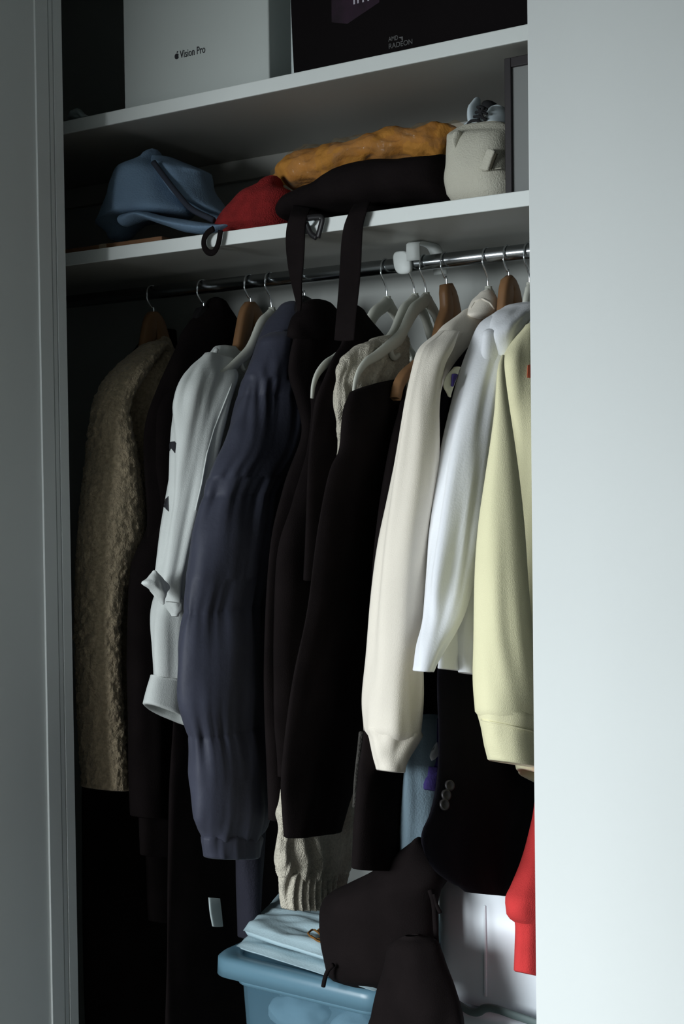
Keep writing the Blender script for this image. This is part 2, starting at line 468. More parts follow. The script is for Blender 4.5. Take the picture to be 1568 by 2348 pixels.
plastic_hanger(1212, None, -.07, 'rightmost hanger on the rail, inside the pale yellow sweatshirt by the wall')

# ------------------------------------------------------------------ garments, far (left) to near (right)
def fur(amp, sc):
    return lambda s, p, th, v: amp*(noise.noise(p*sc) + .6*noise.noise(p*sc*2.1))
t = thing('fleece_coat', 'tan curly fleece coat hanging far left beside the door jamb', 'coat', (-.426, -.1, .75))
X = -.426
mk('body', loft([(352,772,392,790,.03), (300,800,420,850,.05), (262,850,440,900,.06), (262,960,450,1000,.06), (270,1100,455,1130,.06), (270,1300,450,1320,.06), (262,1500,450,1530,.06), (250,1700,452,1700,.055)], X=X, step=.004, n=110, fn=fur(.004, 95), hem=True), fleece, t)
mk('sleeve', loft([(318,792,385,790,.03,.02), (248,850,335,868,.045,.03), (215,905,300,935,.055,.03), (203,965,302,985,.055,.03), (193,1050,318,1070,.055,.03), (182,1150,332,1165,.055,.03), (175,1230,332,1235,.055,.03), (172,1300,300,1310,.05,.03), (170,1400,280,1405,.05,.03), (171,1500,276,1500,.05,.03), (175,1620,282,1615,.05,.03), (180,1720,289,1715,.05,.03), (186,1806,295,1806,.05,.03)], X=X, step=.004, n=110, fn=fur(.004, 95), hem=True), fleece, t)

t = thing('black_jacket', 'black jacket hanging between the tan fleece coat and white shirt', 'jacket', (-.30, -.05, .62))
X = -.302
mk('body', loft([(470,690,520,700,.02), (430,735,560,760,.028), (400,800,600,830,.03), (365,880,610,880,.03), (330,1000,610,1000,.03), (335,1200,610,1200,.03), (318,1400,610,1400,.03), (318,1700,610,1700,.03), (322,1960,600,1960,.03)], X=X, fold=.006, seed=2, hem=True), black, t)
sl = mk('sleeve', loft([(392,840,430,860,.03), (340,930,425,950,.028), (330,1050,420,1060,.028), (338,1200,420,1200,.028), (300,1300,400,1300,.028), (292,1500,390,1500,.028), (295,1750,385,1750,.028), (300,1870,390,1875,.028)], X=X, fold=.005, seed=3, hem=True), black, t)

t = thing('dark_trousers', 'dark folded trousers hanging low at left below the black jacket', 'trousers', (-.36, 0, .4))
X = -.36
mk('leg', loft([(330,1850,420,1850), (332,1950,425,1950), (335,2050,425,2050), (338,2110,420,2115)], X=X, t=.02, fold=.003, seed=5, hem=True), black2, t)
mk('crease', seam([(388,1990), (390,2050), (391,2105)], X=X, off=.0215, r=.0025), mat('charcoal_cloth', (.035, .036, .045), .9, (400,.3), .1), t)

t = thing('long_black_overcoat', 'long black overcoat hanging low at far left, reaching below the fleece coat', 'coat', (-.47, .05, .2))
X = -.535
mk('body', loft([(330,760,420,760,.01), (250,900,470,900,.02), (215,1200,470,1200,.022), (190,1700,460,1700,.022), (190,2050,440,2050,.022), (195,2420,430,2420,.022)], X=X, fold=.004, seed=18, hem=True), black, t)
t = thing('long_dark_gown', 'long dark garment hanging behind the white shirt, down past the blue tub', 'garment', (-.24, .05, .2))
X = -.235
mk('body', loft([(560,760,640,760,.01), (470,950,700,950,.010), (420,1300,690,1300,.012), (395,1700,670,1700,.012), (385,2050,650,2050,.012), (380,2400,640,2400,.012)], X=X, fold=.004, seed=19, hem=True), black2, t)

# white long sleeved shirt
t = thing('white_long_sleeve_shirt', 'white long-sleeved shirt with black sleeve prints, left of the navy puffer', 'shirt', (-.192, -.1, .8))
X = -.192
mk('body', loft([(488,796,560,805,.012), (452,835,600,845,.022), (430,875,610,880,.026), (425,960,600,960,.028), (415,1080,560,1080,.03), (395,1200,520,1200,.03), (368,1320,500,1320,.03), (345,1400,470,1400,.03), (341,1480,470,1490,.028), (342,1548,470,1560,.028)], X=X, fold=.009, fw=26, fh=3, seed=11, hem=True), white, t)
mk('hem_band', loft([(343,1545,470,1580,.028), (334,1572,465,1625,.030), (325,1606,460,1672,.032)], X=X, step=.004, fold=.003, fw=22, seed=11, hem=True, top=False), white, t)
sl = mk('sleeve', loft([(470,808,535,830,.012,.02), (425,850,545,880,.028,.03), (404,890,535,915,.032,.035), (398,960,508,985,.034,.035), (390,1040,488,1060,.034,.035), (381,1130,468,1140,.034,.035), (368,1210,450,1215,.032,.035), (358,1290,432,1295,.03,.035), (354,1330,422,1340,.03,.035), (368,1375,418,1385,.026,.035)], X=X, fold=.014, fw=30, fh=2.0, seed=12, hem=True), white, t)
mk('cuff', loft([(366,1368,420,1372,.022,.035), (380,1395,416,1396,.02,.035), (392,1413,409,1409,.016,.035)], X=X, step=.003, fold=.005, fw=40, fh=20, seed=14, hem=True), white, sl)
# turned-back cuff flap
mk('cuff_flap', loft([(350,1311,358,1309,.004), (337,1325,374,1327,.010), (326,1338,389,1346,.014), (344,1358,386,1364,.014), (366,1380,378,1386,.006)], X=X+.058, step=.003, fold=.006, fw=45, fh=30, seed=15), white, sl)
mk('sleeve_seam', seam_on(sl, [(532,880), (512,930), (490,985), (474,1040), (462,1110), (448,1170)], .0013), white, t)
mk('collar', tube([at(x, y, X=X+.012) for x, y in ((497,800), (482,840), (484,872), (494,893), (520,890), (545,862), (575,855))], .004, n=8, m=40), white, t)
def decal(pts, X, off, th=.002):
    P = [at(x, y, X=X)+Vector((off, 0, 0)) for x, y in pts]; Q = [p-Vector((th, 0, 0)) for p in P]; n = len(P)
    return P+Q, [tuple(range(n)), tuple(range(2*n-1, n-1, -1))] + [(i, i+n, (i+1) % n+n, (i+1) % n) for i in range(n)]
# printed black blocks wrapping the sleeve's front edge
for pts in (((387,1014),(401,1012),(404,1016),(402,1039),(393,1028),(388,1034)), ((386,1138),(387,1173),(369,1158))):
    mk('sleeve_print', patch_on(sl, pts), ink, t, False)

# navy puffer
t = thing('navy_puffer_jacket', 'navy quilted puffer coat with gathered cuff, hanging beside the white shirt', 'coat', (-.095, -.1, .58))
X = -.095
zs = [at(520, y, X=X).z for y in (905, 1135, 1390, 1665, 1930)]
def quilt(s, p, th, v):
    d = 0
    near = min(abs(p.z-z) for z in zs)
    d += .010*min(1, near/.06)**.6 - .006
    d += .011*math.exp(-near/.045)*noise.noise(Vector((s*75, th*2.2, 3.1+round(p.z*6))))
    d += .0035*noise.noise(Vector((s*22, th*1.5, p.z*7))) + .005*noise.noise(Vector((s*12+p.z*6, th, p.z*9)))
    return d
mk('body', loft([(655,712,700,715,.03), (600,770,720,780,.045), (565,850,740,860,.05), (545,930,750,940,.032), (530,1050,750,1050,.032), (510,1200,750,1200,.032), (500,1400,745,1400,.032), (505,1600,740,1600,.032), (520,1760,740,1770,.05)], X=X, fn=quilt, n=72, step=.005, hem=True), puff, t)
sl = mk('sleeve', loft([(598,780,690,775,.03,.02), (560,860,700,880,.038,.02), (543,930,705,950,.040,.02), (515,1015,700,1035,.040,.02), (482,1090,665,1100,.040,.02), (455,1190,638,1200,.040,.02), (432,1310,635,1320,.040,.02), (417,1420,622,1425,.040,.02), (411,1530,615,1530,.040,.02), (413,1620,612,1625,.040,.02), (430,1700,615,1710,.040,.02), (440,1800,618,1805,.038,.02), (446,1880,612,1885,.036,.02), (462,1925,598,1925,.033,.02)], X=X, fn=quilt, n=84, step=.0045, hem=True), puff, t)
mk('cuff', loft([(458,1922,602,1920,.033,.02), (460,1940,600,1938,.033,.02), (466,1966,596,1960,.032,.02)], X=X, step=.003, n=72, fn=lambda s, p, th, v: .0035*noise.noise(Vector((s*90, th*3, 2)))+.003*noise.noise(Vector((s*40, th*6, p.z*4))), hem=True), puff, sl)
mk('collar', loft([(640,700,690,705,.02), (610,735,700,745,.032), (590,775,700,790,.035)], X=X, step=.005, fold=.004, seed=4), puff, t)

# dark trousers behind the tub, below the puffer
t = thing('dark_blue_trousers', 'dark blue trousers hanging below the puffer cuff, behind the blue tub', 'trousers', (-.12, .05, .4))
X = -.13
mk('leg', loft([(535,1880,610,1880,.02), (540,1980,605,1980,.02), (545,2080,600,2080,.02), (548,2150,598,2150,.02)], X=X, fold=.004, fw=40, seed=8, hem=True), mat('dark_blue_cloth', (.022, .022, .034), .9, (300,.3), .2), t)
t = mk('garment_label', loft([(478,2058,504,2060,.002), (481,2092,508,2094,.002), (487,2124,511,2124,.002)], X=-.2, power=4, top=False, n=16, fold=.0), tagm)
tag(t, 'small white paper label hanging in the dark left of the blue tub', 'label')

# black coat
t = thing('black_coat', 'long black coat with raised collar hanging behind the bag straps', 'coat', (-.03, -.05, .62))
X = -.008
mk('body', loft([(690,712,770,712,.02), (672,770,840,775,.026), (660,850,850,850,.026), (680,920,850,920,.026), (690,1000,850,1000,.026), (648,1120,850,1120,.026), (616,1250,850,1250,.026), (605,1480,850,1480,.026), (605,1650,840,1650,.026), (616,1880,820,1880,.026)], X=X, fold=.006, seed=21, hem=True), black, t)
mk('collar', loft([(688,700,765,700,.02), (668,728,800,735,.028), (660,770,840,775,.03)], X=X, step=.005, fold=.004, seed=22), black, t)
mk('sleeve', loft([(700,880,770,890,.02,.012), (702,1000,790,1000,.024,.012), (662,1150,770,1150,.024,.012), (630,1300,760,1300,.024,.012), (620,1600,750,1600,.024,.012), (630,1780,750,1780,.024,.012)], X=X, fold=.006, seed=23, hem=True), black, t)

# black strappy top under the bare tip hanger
t = thing('black_blouse', 'black blouse hanging under the bare tip of the hanger left of the knit sweater', 'blouse', (.101, -.05, .7))
X = .09
mk('body', loft([(796,692,835,714,.006), (788,742,868,755,.010), (784,784,892,785,.012), (762,818,900,820,.014), (744,862,900,866,.016), (724,912,890,912,.018), (716,960,880,960,.018), (706,1050,850,1050,.016), (700,1250,850,1250,.016), (696,1330,850,1330,.016)], X=.112, fold=.003, seed=31, hem=True, lean=(900, 1300, -.07)), black2, t)

# cable knit sweater
t = thing('cable_knit_sweater', 'cream cable knit sweater whose ribbed hem rests above the folded shirts', 'sweater', (.153, -.05, .5))
X = .153
def cable(s, p, th, v):
    q = (s/.040) % 1.0; w_ = math.sin(p.z*2*math.pi/.075)
    d = .0032*math.cos(2*math.pi*(q - .5 - .16*w_)) + .0015*math.cos(2*math.pi*s/.010)*(1 if .25 < q < .75 else .4)
    if p.z < .76: d += .003*math.cos(2*math.pi*(s/.034 + .30*math.sin(p.z*2*math.pi/.13)))
    return d + .0022*noise.noise(p*Vector((30,30,30)).x)
mk('body', loft([(850,778,935,770,.02), (800,802,935,800,.023), (776,838,940,845,.023), (768,880,930,900,.023), (769,960,930,960,.023), (770,1050,910,1050,.023), (745,1200,900,1200,.023), (715,1400,880,1400,.023), (690,1550,860,1550,.023), (668,1700,836,1700,.023), (648,1830,822,1800,.023), (640,1890,818,1880,.023), (636,1940,814,1930,.023), (638,1985,808,1975,.023), (643,2012,796,2005,.023)], X=X, fn=cable, n=120, step=.0035, lean=(950, 1900, -.10)), cream, t)
mk('rib_hem', loft([(642,2008,797,2002,.023), (641,2030,792,2025,.023), (644,2060,789,2050,.023), (648,2084,790,2078,.023)], X=X-.10, n=160, step=.004, hem=True, fn=lambda s, p, th, v: .0036*math.cos(2*math.pi*s/.0150)), cream, t)

# long black dress on the near bare-tip hanger
t = thing('long_black_dress', 'long black dress in front of the knit sweater, its hem above the ribbed hem', 'dress', (.19, -.05, .57))
X = .200
mk('body', loft([(805,900,935,868,.010), (788,945,930,930,.014), (776,1030,930,1020,.016), (752,1080,925,1080,.016), (728,1200,915,1200,.016), (700,1400,890,1400,.018), (672,1550,860,1550,.018), (652,1700,830,1700,.018), (645,1800,815,1800,.018), (649,1870,798,1862,.016), (653,1919,785,1905,.014)], X=X, fold=.005, seed=41, hem=True, lean=(950, 1900, -.09)), black2, t)
t = thing('black_long_skirt', 'black long garment on the wooden hanger, left of the beige sleeve', 'garment', (.22, 0, .5))
X = .23
mk('body', loft([(912,925,990,905,.012), (895,1000,990,1000,.02), (872,1150,990,1150,.022), (850,1350,1000,1350,.018), (835,1550,1030,1550,.016), (830,1680,1000,1690,.014), (816,1850,922,1850,.016), (808,1990,916,1992,.018)], X=X, fold=.005, seed=42, hem=True), black, t)
mk('grey_panel', loft([(822,1680,836,1680,.004,.02), (812,1780,834,1780,.004,.02), (808,1850,828,1850,.004,.02)], X=X-.03, fold=.002, seed=4), mat('charcoal_knit', (.05, .047, .042), .95, (300,.8), .3, 80), t)

# beige sweatshirt
t = thing('beige_sweatshirt', 'beige crew-neck sweatshirt with long ribbed sleeve, centre right of the rail', 'sweatshirt', (.295, -.1, .6))
X = .285
bb = mk('body', loft([(1060,712,1140,700,.012), (1010,752,1145,750,.022), (985,800,1130,800,.026), (975,880,1110,880,.028), (972,1000,1095,1000,.03), (965,1150,1080,1150,.03), (950,1300,1070,1300,.03), (935,1450,1060,1450,.03)], X=X, fold=.006, fw=22, fh=2.5, seed=51, hem=True), beige, t)
sl = mk('sleeve', loft([(1000,757,1045,765,.02,.02), (955,790,1030,805,.03,.028), (938,835,1012,850,.034,.03), (921,910,1005,930,.036,.03), (905,1020,1004,1030,.036,.03), (886,1150,996,1160,.036,.03), (868,1270,983,1280,.036,.03), (855,1390,970,1395,.036,.03), (847,1510,965,1510,.038,.03), (840,1600,966,1610,.038,.03), (844,1675,960,1690,.034,.03)], X=X, fold=.013, fw=22, fh=2.0, seed=53, lean=(900, 1650, -.05), top=True), beige, t)
mk('cuff', loft([(842,1668,960,1685,.034,.03), (849,1700,948,1715,.030,.03), (856,1735,936,1745,.028,.03), (863,1764,929,1768,.026,.03)], X=X, step=.004, hem=True, fold=.009, fw=30, fh=10, seed=54, lean=(0, 1, -.05)), beige, sl)
mk('shoulder_seam', seam_on(bb, [(1058,765), (1040,790), (1022,820), (1012,845), (1008,870)], .0012), beige, t)
co = mk('collar', loft([(1098,673,1130,669,.010), (1082,688,1139,682,.018), (1073,706,1143,698,.021), (1068,722,1142,714,.02)], X=.300, step=.003, n=60), beige, t)
mk('collar_seam', seam_on(co, [(1078,708), (1088,692), (1104,685), (1122,694), (1134,710)], .0016), beige, t)

# pale blue cloth and indigo garment glimpsed behind the blazer
t = thing('pale_blue_shirt', 'pale blue shirt glimpsed between the beige cuff and black blazer', 'shirt', (.25, .05, .55))
X = .255
mk('body', loft([(940,1650,1030,1650,.016), (925,1750,1030,1750,.02), (918,1830,1030,1830,.022), (916,1900,1020,1900,.022), (916,1962,1005,1962,.02)], X=X, fold=.005, fw=30, seed=61, hem=True), ltblue, t)
t = thing('indigo_shirt', 'indigo cloth corner glimpsed left of the blazer sleeve buttons', 'shirt', (.29, .05, .6))
X = .275
mk('body', loft([(1000,1650,1040,1650,.01), (990,1745,1040,1740,.012), (972,1790,1040,1790,.012), (970,1808,1040,1815,.012)], X=X, fold=.003, seed=62, hem=True), purple, t)
mk('collar_trim', loft([(985,1738,1003,1700,.003,.016), (988,1745,1006,1728,.003,.016)], X=X, step=.003), white2, t)

# black blazer
t = thing('black_blazer', 'black blazer with three sleeve buttons hanging below the white shirt', 'jacket', (.312, -.05, .5))
X = .322
bz = mk('body', loft([(1098,765,1200,760,.013), (1045,830,1190,840,.013), (1012,900,1180,900,.013), (1008,1000,1180,1000,.013), (1010,1200,1200,1200,.013), (1005,1400,1220,1400,.013), (1002,1560,1250,1560,.013), (1004,1700,1255,1700,.013), (1000,1800,1258,1790,.013), (985,1868,1250,1850,.013), (968,1905,1238,1900,.013), (966,1940,1225,1930,.013), (985,1985,1212,1980,.013), (1025,2020,1198,2015,.013), (1062,2042,1172,2052,.013)], X=X, fold=.004, seed=71, hem=True, lean=(1500, 2000, .065)), navyb, t)
for k, (bx, by) in enumerate(((1026,1802), (1018,1824), (1014,1846))):
    p, sn = on(bz, [(bx, by)], .0035)[0]
    nrm = (CAM-p).normalized(); nrm = (nrm*.35+sn*.65).normalized(); a = nrm.cross(Vector((0,0,1))).normalized(); b = a.cross(nrm)
    V, F = [], []
    prof = [(.0, .0015), (.0045, .0014), (.0062, .0026), (.0078, .0022), (.0082, 0), (.0078, -.003)]
    for rr_, hh in prof:
        for j in range(20):
            an = 2*math.pi*j/20; V.append(p + a*math.cos(an)*max(rr_, .0004) + b*math.sin(an)*max(rr_, .0004) + nrm*hh)
    for i in range(len(prof)-1):
        for j in range(20): F.append((i*20+j, i*20+(j+1) % 20, (i+1)*20+(j+1) % 20, (i+1)*20+j))
    mk('button', (V, F), butt, t)
# cream lining tab near its shoulder
mk('hanger_loop_patch', loft([(1040,842,1056,842,.003,.018), (1022,862,1048,866,.004,.018), (1016,885,1040,888,.004,.018), (1026,905,1034,912,.003,.018)], X=X, step=.003), mat('cream_patch', (.68, .66, .52), .8, None, .05), t)
mk('blue_patch', loft([(1036,858,1050,860,.003,.024), (1034,884,1040,886,.003,.024)], X=X, step=.003), purple, t)

# white shirt
t = thing('white_shirt', 'bright white shirt with split hem between beige and yellow sweatshirts', 'shirt', (.34, -.1, .75))
X = .362
mk('front_panel', loft([(1150,712,1200,705,.014), (1108,740,1190,742,.024), (1082,800,1170,805,.03), (1062,860,1155,870,.032), (1040,945,1140,955,.034), (1020,1030,1130,1035,.034), (1003,1120,1118,1120,.034), (987,1220,1105,1220,.034), (974,1320,1092,1320,.032), (965,1410,1068,1415,.03), (959,1480,1035,1480,.024), (957,1537,1006,1538,.018)], X=X, fold=.014, fw=26, fh=2.2, seed=81, hem=True), white2, t)
mk('back_panel', loft([(1110,760,1215,750,.014,.008), (1095,900,1190,900,.02,.008), (1075,1100,1170,1100,.02,.008), (1055,1300,1130,1300,.02,.008), (1042,1420,1115,1420,.02,.008), (1043,1480,1105,1480,.018,.008), (1053,1538,1096,1546,.014,.008)], X=X, fold=.007, fw=24, fh=2.5, seed=82, hem=True), white2, t)
mk('under_tail', loft([(1010,1400,1080,1400,.012,-.01), (1008,1480,1080,1480,.012,-.01), (1003,1530,1060,1536,.01,-.01)], X=X, fold=.005, fw=30, seed=83, hem=True), white2, t)
mk('collar', loft([(1165,700,1235,698,.022,.01), (1125,722,1228,722,.03,.01), (1112,750,1205,760,.032,.012), (1120,800,1180,815,.026,.014), (1135,855,1160,870,.014,.014)], X=X, step=.004, fold=.010, fw=24, fh=12, seed=85), white2, t)

# yellow sweatshirt
t = thing('yellow_sweatshirt', 'pale yellow sweatshirt at the right end beside the wall', 'sweatshirt', (.40, -.1, .65))
X = .415
yb = mk('body', loft([(1205,745,1290,735,.014), (1168,790,1290,790,.024), (1146,830,1290,850,.032), (1148,900,1290,900,.036), (1156,1000,1290,1000,.04), (1160,1200,1290,1200,.04), (1150,1400,1290,1400,.036), (1150,1600,1290,1600,.03), (1165,1700,1290,1740,.028), (1182,1752,1290,1820,.026)], X=X, fold=.008, fw=20, fh=2.0, seed=91, hem=True), yell, t)
sl = mk('sleeve', loft([(1148,815,1158,815,.010,.012), (1137,850,1160,852,.018,.02), (1128,950,1174,955,.024,.028), (1112,1080,1190,1085,.030,.03), (1098,1200,1200,1205,.036,.03), (1088,1330,1208,1335,.042,.03), (1083,1450,1220,1455,.044,.03), (1082,1550,1240,1560,.044,.03), (1088,1630,1248,1650,.042,.03)], X=X, fold=.006, fw=20, fh=2.0, seed=92), yell, t)
cu = mk('cuff', loft([(1090,1625,1248,1645,.042,.03), (1100,1665,1246,1685,.038,.03), (1108,1705,1244,1725,.036,.03), (1116,1738,1242,1760,.034,.03)], X=X, step=.004, hem=True, fold=.004, fw=26, fh=6, seed=94), yell, sl)
mk('cuff_seam', seam_on(cu, [(1104,1650), (1130,1656), (1165,1663), (1200,1671), (1222,1676)], .0014), yell, sl)
mk('chest_print', patch_on(yb, [(1209,838), (1226,832), (1226,868), (1208,866)]), mat('orange_print', (.5, .12, .06), .9), t, False)

# red sweatshirt
t = thing('red_sweatshirt', 'red sweatshirt sleeve with ribbed cuff below the blazer, by the wall', 'sweatshirt', (.40, -.05, .4))
X = .45
sl = mk('sleeve', loft([(1235,1700,1300,1700,.02), (1226,1840,1300,1840,.03), (1211,1920,1290,1920,.035), (1194,1980,1285,1985,.035), (1172,2035,1280,2040,.034), (1159,2062,1280,2075,.034), (1162,2098,1278,2112,.03)], X=X, fold=.004, fw=22, seed=95), red, t)
mk('cuff', loft([(1172,2100,1276,2115,.026), (1180,2122,1274,2135,.024), (1179,2180,1272,2190,.024), (1177,2224,1270,2242,.024)], X=X, step=.004, hem=True, fold=.002, fw=60, seed=96), red, sl)

# ------------------------------------------------------------------ upper shelf
t = thing('white_product_box', 'large white box with small dark lettering on the upper shelf', 'box', (-.18, -.1, Z1))
bx0, bx1, by = -.339, -.0175, -.165
mk('carton', box(bx0, bx1, by, .09, Z1+.0005, Z1+.215, .003), card, t, False)
mk('lid_edge', box(bx0-.001, bx1+.001, by-.001, .091, Z1+.2155, Z1+.235, .003), card, t, False)
pt = at(413, 133, Y=by)
text('lettering', 'Vision Pro', .0185, (pt.x, by-.0004, pt.z-.0005), ink, t, width=at(471, 133, Y=by).x-pt.x)
# small fruit mark before the words
c = at(405, 129, Y=by-.0005); V = [];  n = 26
for k in range(n):
    a = 2*math.pi*k/n; rr_ = .0052*(1 - .12*max(0, math.sin(a))**6 - .06*max(0, -math.sin(a))**8)
    if abs(a) < .45 or abs(a-2*math.pi) < .45: rr_ *= .78
    V.append(c + Vector((rr_*math.cos(a)*.92, 0, rr_*math.sin(a))))
leaf = [c+Vector((.0002, 0, .0056)), c+Vector((.0028, 0, .0062)), c+Vector((.0030, 0, .0088)), c+Vector((.0005, 0, .0080))]
def slab(P, d=Vector((0, .0006, 0))):
    n = len(P); return list(P)+[p+d for p in P], [tuple(range(n)), tuple(range(2*n-1, n-1, -1))] + [(i, i+n, (i+1) % n+n, (i+1) % n) for i in range(n)]
mk('mark', slab(V), ink, t, False); mk('mark_leaf', slab(leaf), ink, t, False)

t = thing('black_product_box', 'large black box with pale rounded edge on the upper shelf', 'box', (.28, -.05, Z1))
kx0, ky = .0215, -.166
mk('carton', box(kx0+.001, .70, ky+.004, .06, Z1+.0005, Z1+.42, .006), rimm, t, False)
# black front with a rounded upper left corner
zt = at(657, 8, Y=ky).z
P = []
xl = kx0+.0065
for z_, x_ in ((Z1+.001, xl+.006), (Z1+.05, xl+.0035), (Z1+.12, xl+.001), (Z1+.17, xl), (Z1+.215, xl)): P.append(Vector((x_, ky, z_)))
for a in range(10, 91, 10):
    P.append(Vector((xl+.05-.05*math.cos(math.radians(a)), ky, Z1+.215+.05*math.sin(math.radians(a)))))
P += [Vector((.699, ky, Z1+.265)), Vector((.699, ky, Z1+.001))]
mk('front_panel', slab(P, Vector((0, .004, 0))), blackbox, t, False)
mk('bottom_edge', box(kx0, .70, ky-.0005, ky+.001, Z1+.0002, Z1+.0022), blackbox, t, False)
p = at(891, 99, Y=ky); text('lettering', 'AMD', .0100, (p.x, ky-.0004, p.z+.0022), inkl, t, width=at(913, 99, Y=ky).x-p.x)
p = at(915, 90, Y=ky); mk('corner_arrow', slab([Vector((p.x, ky-.0006, p.z+.003)), Vector((p.x+.007, ky-.0006, p.z+.003)), Vector((p.x+.007, ky-.0006, p.z-.004)), Vector((p.x+.0045, ky-.0006, p.z-.0015)), Vector((p.x+.0045, ky-.0006, p.z+.0008)), Vector((p.x+.0022, ky-.0006, p.z+.0008))]), inkl, t, False)
p = at(891, 113, Y=ky); text('lettering', 'RADEON', .0112, (p.x, ky-.0004, p.z+.0004), inkl, t, width=at(946, 110, Y=ky).x-p.x)
p = at(808, 11, Y=ky); text('lettering', 'lme', .034, (p.x, ky-.0004, p.z), inkw, t)
p0, p1 = at(760, 2, Y=ky), at(870, 20, Y=ky)
mk('purple_print', slab([Vector((p0.x, ky-.0003, p1.z-.004)), Vector((p0.x+.03, ky-.0003, p1.z-.012)), Vector((p1.x, ky-.0003, p1.z+.01)), Vector((p1.x, ky-.0003, p1.z+.06)), Vector((p0.x, ky-.0003, p1.z+.06))], Vector((0, .0002, 0))), inkp, t, False)

o = mk('plastic_wrapping', loft([(160,262,166,275,.01), (172,248,180,278,.015), (185,252,195,272,.012), (198,262,203,268,.006)], Y=-.165, step=.003, fold=.006, fw=60, fh=60, seed=7), mat('grey_plastic_wrap', (.30, .36, .36), .35, (60, .5), .2, 40))
o.location.z = Z1+.001
tag(o, 'small crumpled grey plastic wrapping at the left end of the upper shelf', 'wrapping')

# ------------------------------------------------------------------ lower shelf
t = thing('blue_bucket_hat', 'slate blue floppy cloth hat lying on the lower shelf', 'hat', (-.3, -.1, Z2))
Yh = -.10
mk('crown', loft([(338,362,362,364,.03), (296,388,392,392,.06), (278,420,404,422,.07), (264,455,418,455,.075), (252,495,428,490,.075), (245,520,330,500,.05), (252,540,300,536,.025)], Y=Yh, fold=.008, fw=16, fh=8, seed=101, step=.005), denim, t)
mk('side', loft([(352,362,395,362,.02), (368,380,455,388,.045), (385,405,462,400,.05), (400,430,472,432,.05), (425,458,494,462,.05), (462,482,520,486,.03), (500,506,526,494,.015)], Y=Yh+.01, fold=.006, fw=18, fh=8, seed=102, step=.005), denim, t)
mk('brim', loft([(285,492,290,520,.02), (330,486,332,503,.03), (380,497,378,516,.03), (430,505,428,532,.03), (480,510,478,538,.025), (518,513,517,522,.012)], Y=Yh-.055, fold=.003, fw=18, fh=8, seed=103, step=.004), denim, t)
mk('fold_shade_line', seam([(352,372), (380,410), (410,448), (440,480), (490,505)], Y=Yh-.052, r=.0055), mat('fold_shade', (.03, .035, .05), .9), t)  # dark tube standing in for the shade inside the hat's diagonal fold

xa, xb = at(150, 560, Y=-.16), at(335, 545, Y=-.16)
t = thing('wooden_tray', 'flat brown wooden board at the left end of the lower shelf', 'board', (-.4, -.1, Z2))
mk('board', box(-.62, at(372, 545, Y=-.17).x, -.172, -.03, Z2+.0005, Z2+.012, .002), woodd, t, False)
p = at(228, 552, Y=-.172)
mk('label', box(p.x, p.x+.017, -.1735, -.1725, Z2+.001, Z2+.0118), mat('tan_label', (.34, .26, .17), .8), t, False)

o = mk('brown_pouch', loft([(470,445,480,465,.02), (500,438,505,468,.03), (530,440,540,470,.02)], Y=.06, fold=.004, fw=30, fh=20, seed=6, step=.005), mat('brown_leather', (.12, .06, .03), .7, (80,.3), .2))
tag(o, 'small brown leather pouch behind the blue hat on the lower shelf', 'pouch'); o.location.z = Z2

t = mk('red_knit_cloth', loft([(598,424,640,424,.03), (562,442,664,438,.04), (538,468,668,465,.05), (518,495,668,490,.055), (502,522,668,515,.055), (500,530,664,520,.045)], Y=-.11, fold=.006, fw=18, fh=10, seed=111, step=.005), redm)
tag(t, 'red knitted cloth heaped on the lower shelf beside the blue hat', 'cloth')

t = thing('mustard_garment_pack', 'mustard garment folded in clear plastic film on top of the black bag', 'garment', (.2, .0, Z2+.1))
yst = [(640,398,648,425,.03), (668,372,678,440,.05), (722,350,735,440,.07), (785,335,800,432,.075), (845,325,858,395,.075), (905,310,915,385,.07), (960,297,968,380,.065), (1010,285,1018,375,.05), (1036,288,1036,352,.03), (1058,292,1058,302,.01)]
mk('garment', loft(yst, Y=-.03, fold=.010, fw=34, fh=24, seed=121, step=.004, n=64), orange, t)
mk('plastic_film', loft([(626,405,632,422,.02)]+yst[:-1]+[(1070,290,1070,304,.01)], Y=-.03, fold=.013, fw=38, fh=26, seed=122, step=.004, n=64, grow=.06), film, t)

t = thing('black_tote_bag', 'black bag lying on the lower shelf with two long straps hanging down', 'bag', (.2, -.1, Z2))
mk('body', loft([(655,470,660,516,.04), (700,444,702,510,.07), (760,428,764,502,.08), (795,402,800,497,.08), (845,382,850,491,.085), (920,372,925,481,.085), (985,366,988,472,.08), (1028,356,1032,466,.06), (1042,375,1046,460,.03)], Y=-.095, fold=.006, fw=14, fh=10, seed=131, step=.006, power=2.4), black, t)
def strap(pts, Y=-.205, **k):
    return loft([(a, b, c_, d) + tuple(e) for a, b, c_, d, *e in pts], Y=Y, t=.0022, step=.006, n=16, power=3.5, **k)
mk('strap', strap([(672,470,712,478,.0025,.03), (664,496,704,500), (657,522,700,520), (655,560,699,560), (660,610,696,608), (668,650,692,648), (678,690,692,690), (682,712,690,712)]), black2, t)
mk('strap', strap([(812,468,850,462,.0025,.03), (800,488,842,482), (788,520,833,516), (782,560,830,558), (779,610,828,608), (776,660,824,658), (772,710,819,705), (766,780,812,780)]), black2, t)
mk('strap_loop', tube([at(x, y, Y=-.203) for x, y in ((506,528), (500,560), (490,578), (477,578), (468,565), (468,548), (476,534), (490,524))], .0055, n=8, m=40, flat=.45, axis=(0, 1, 0)), black2, t)
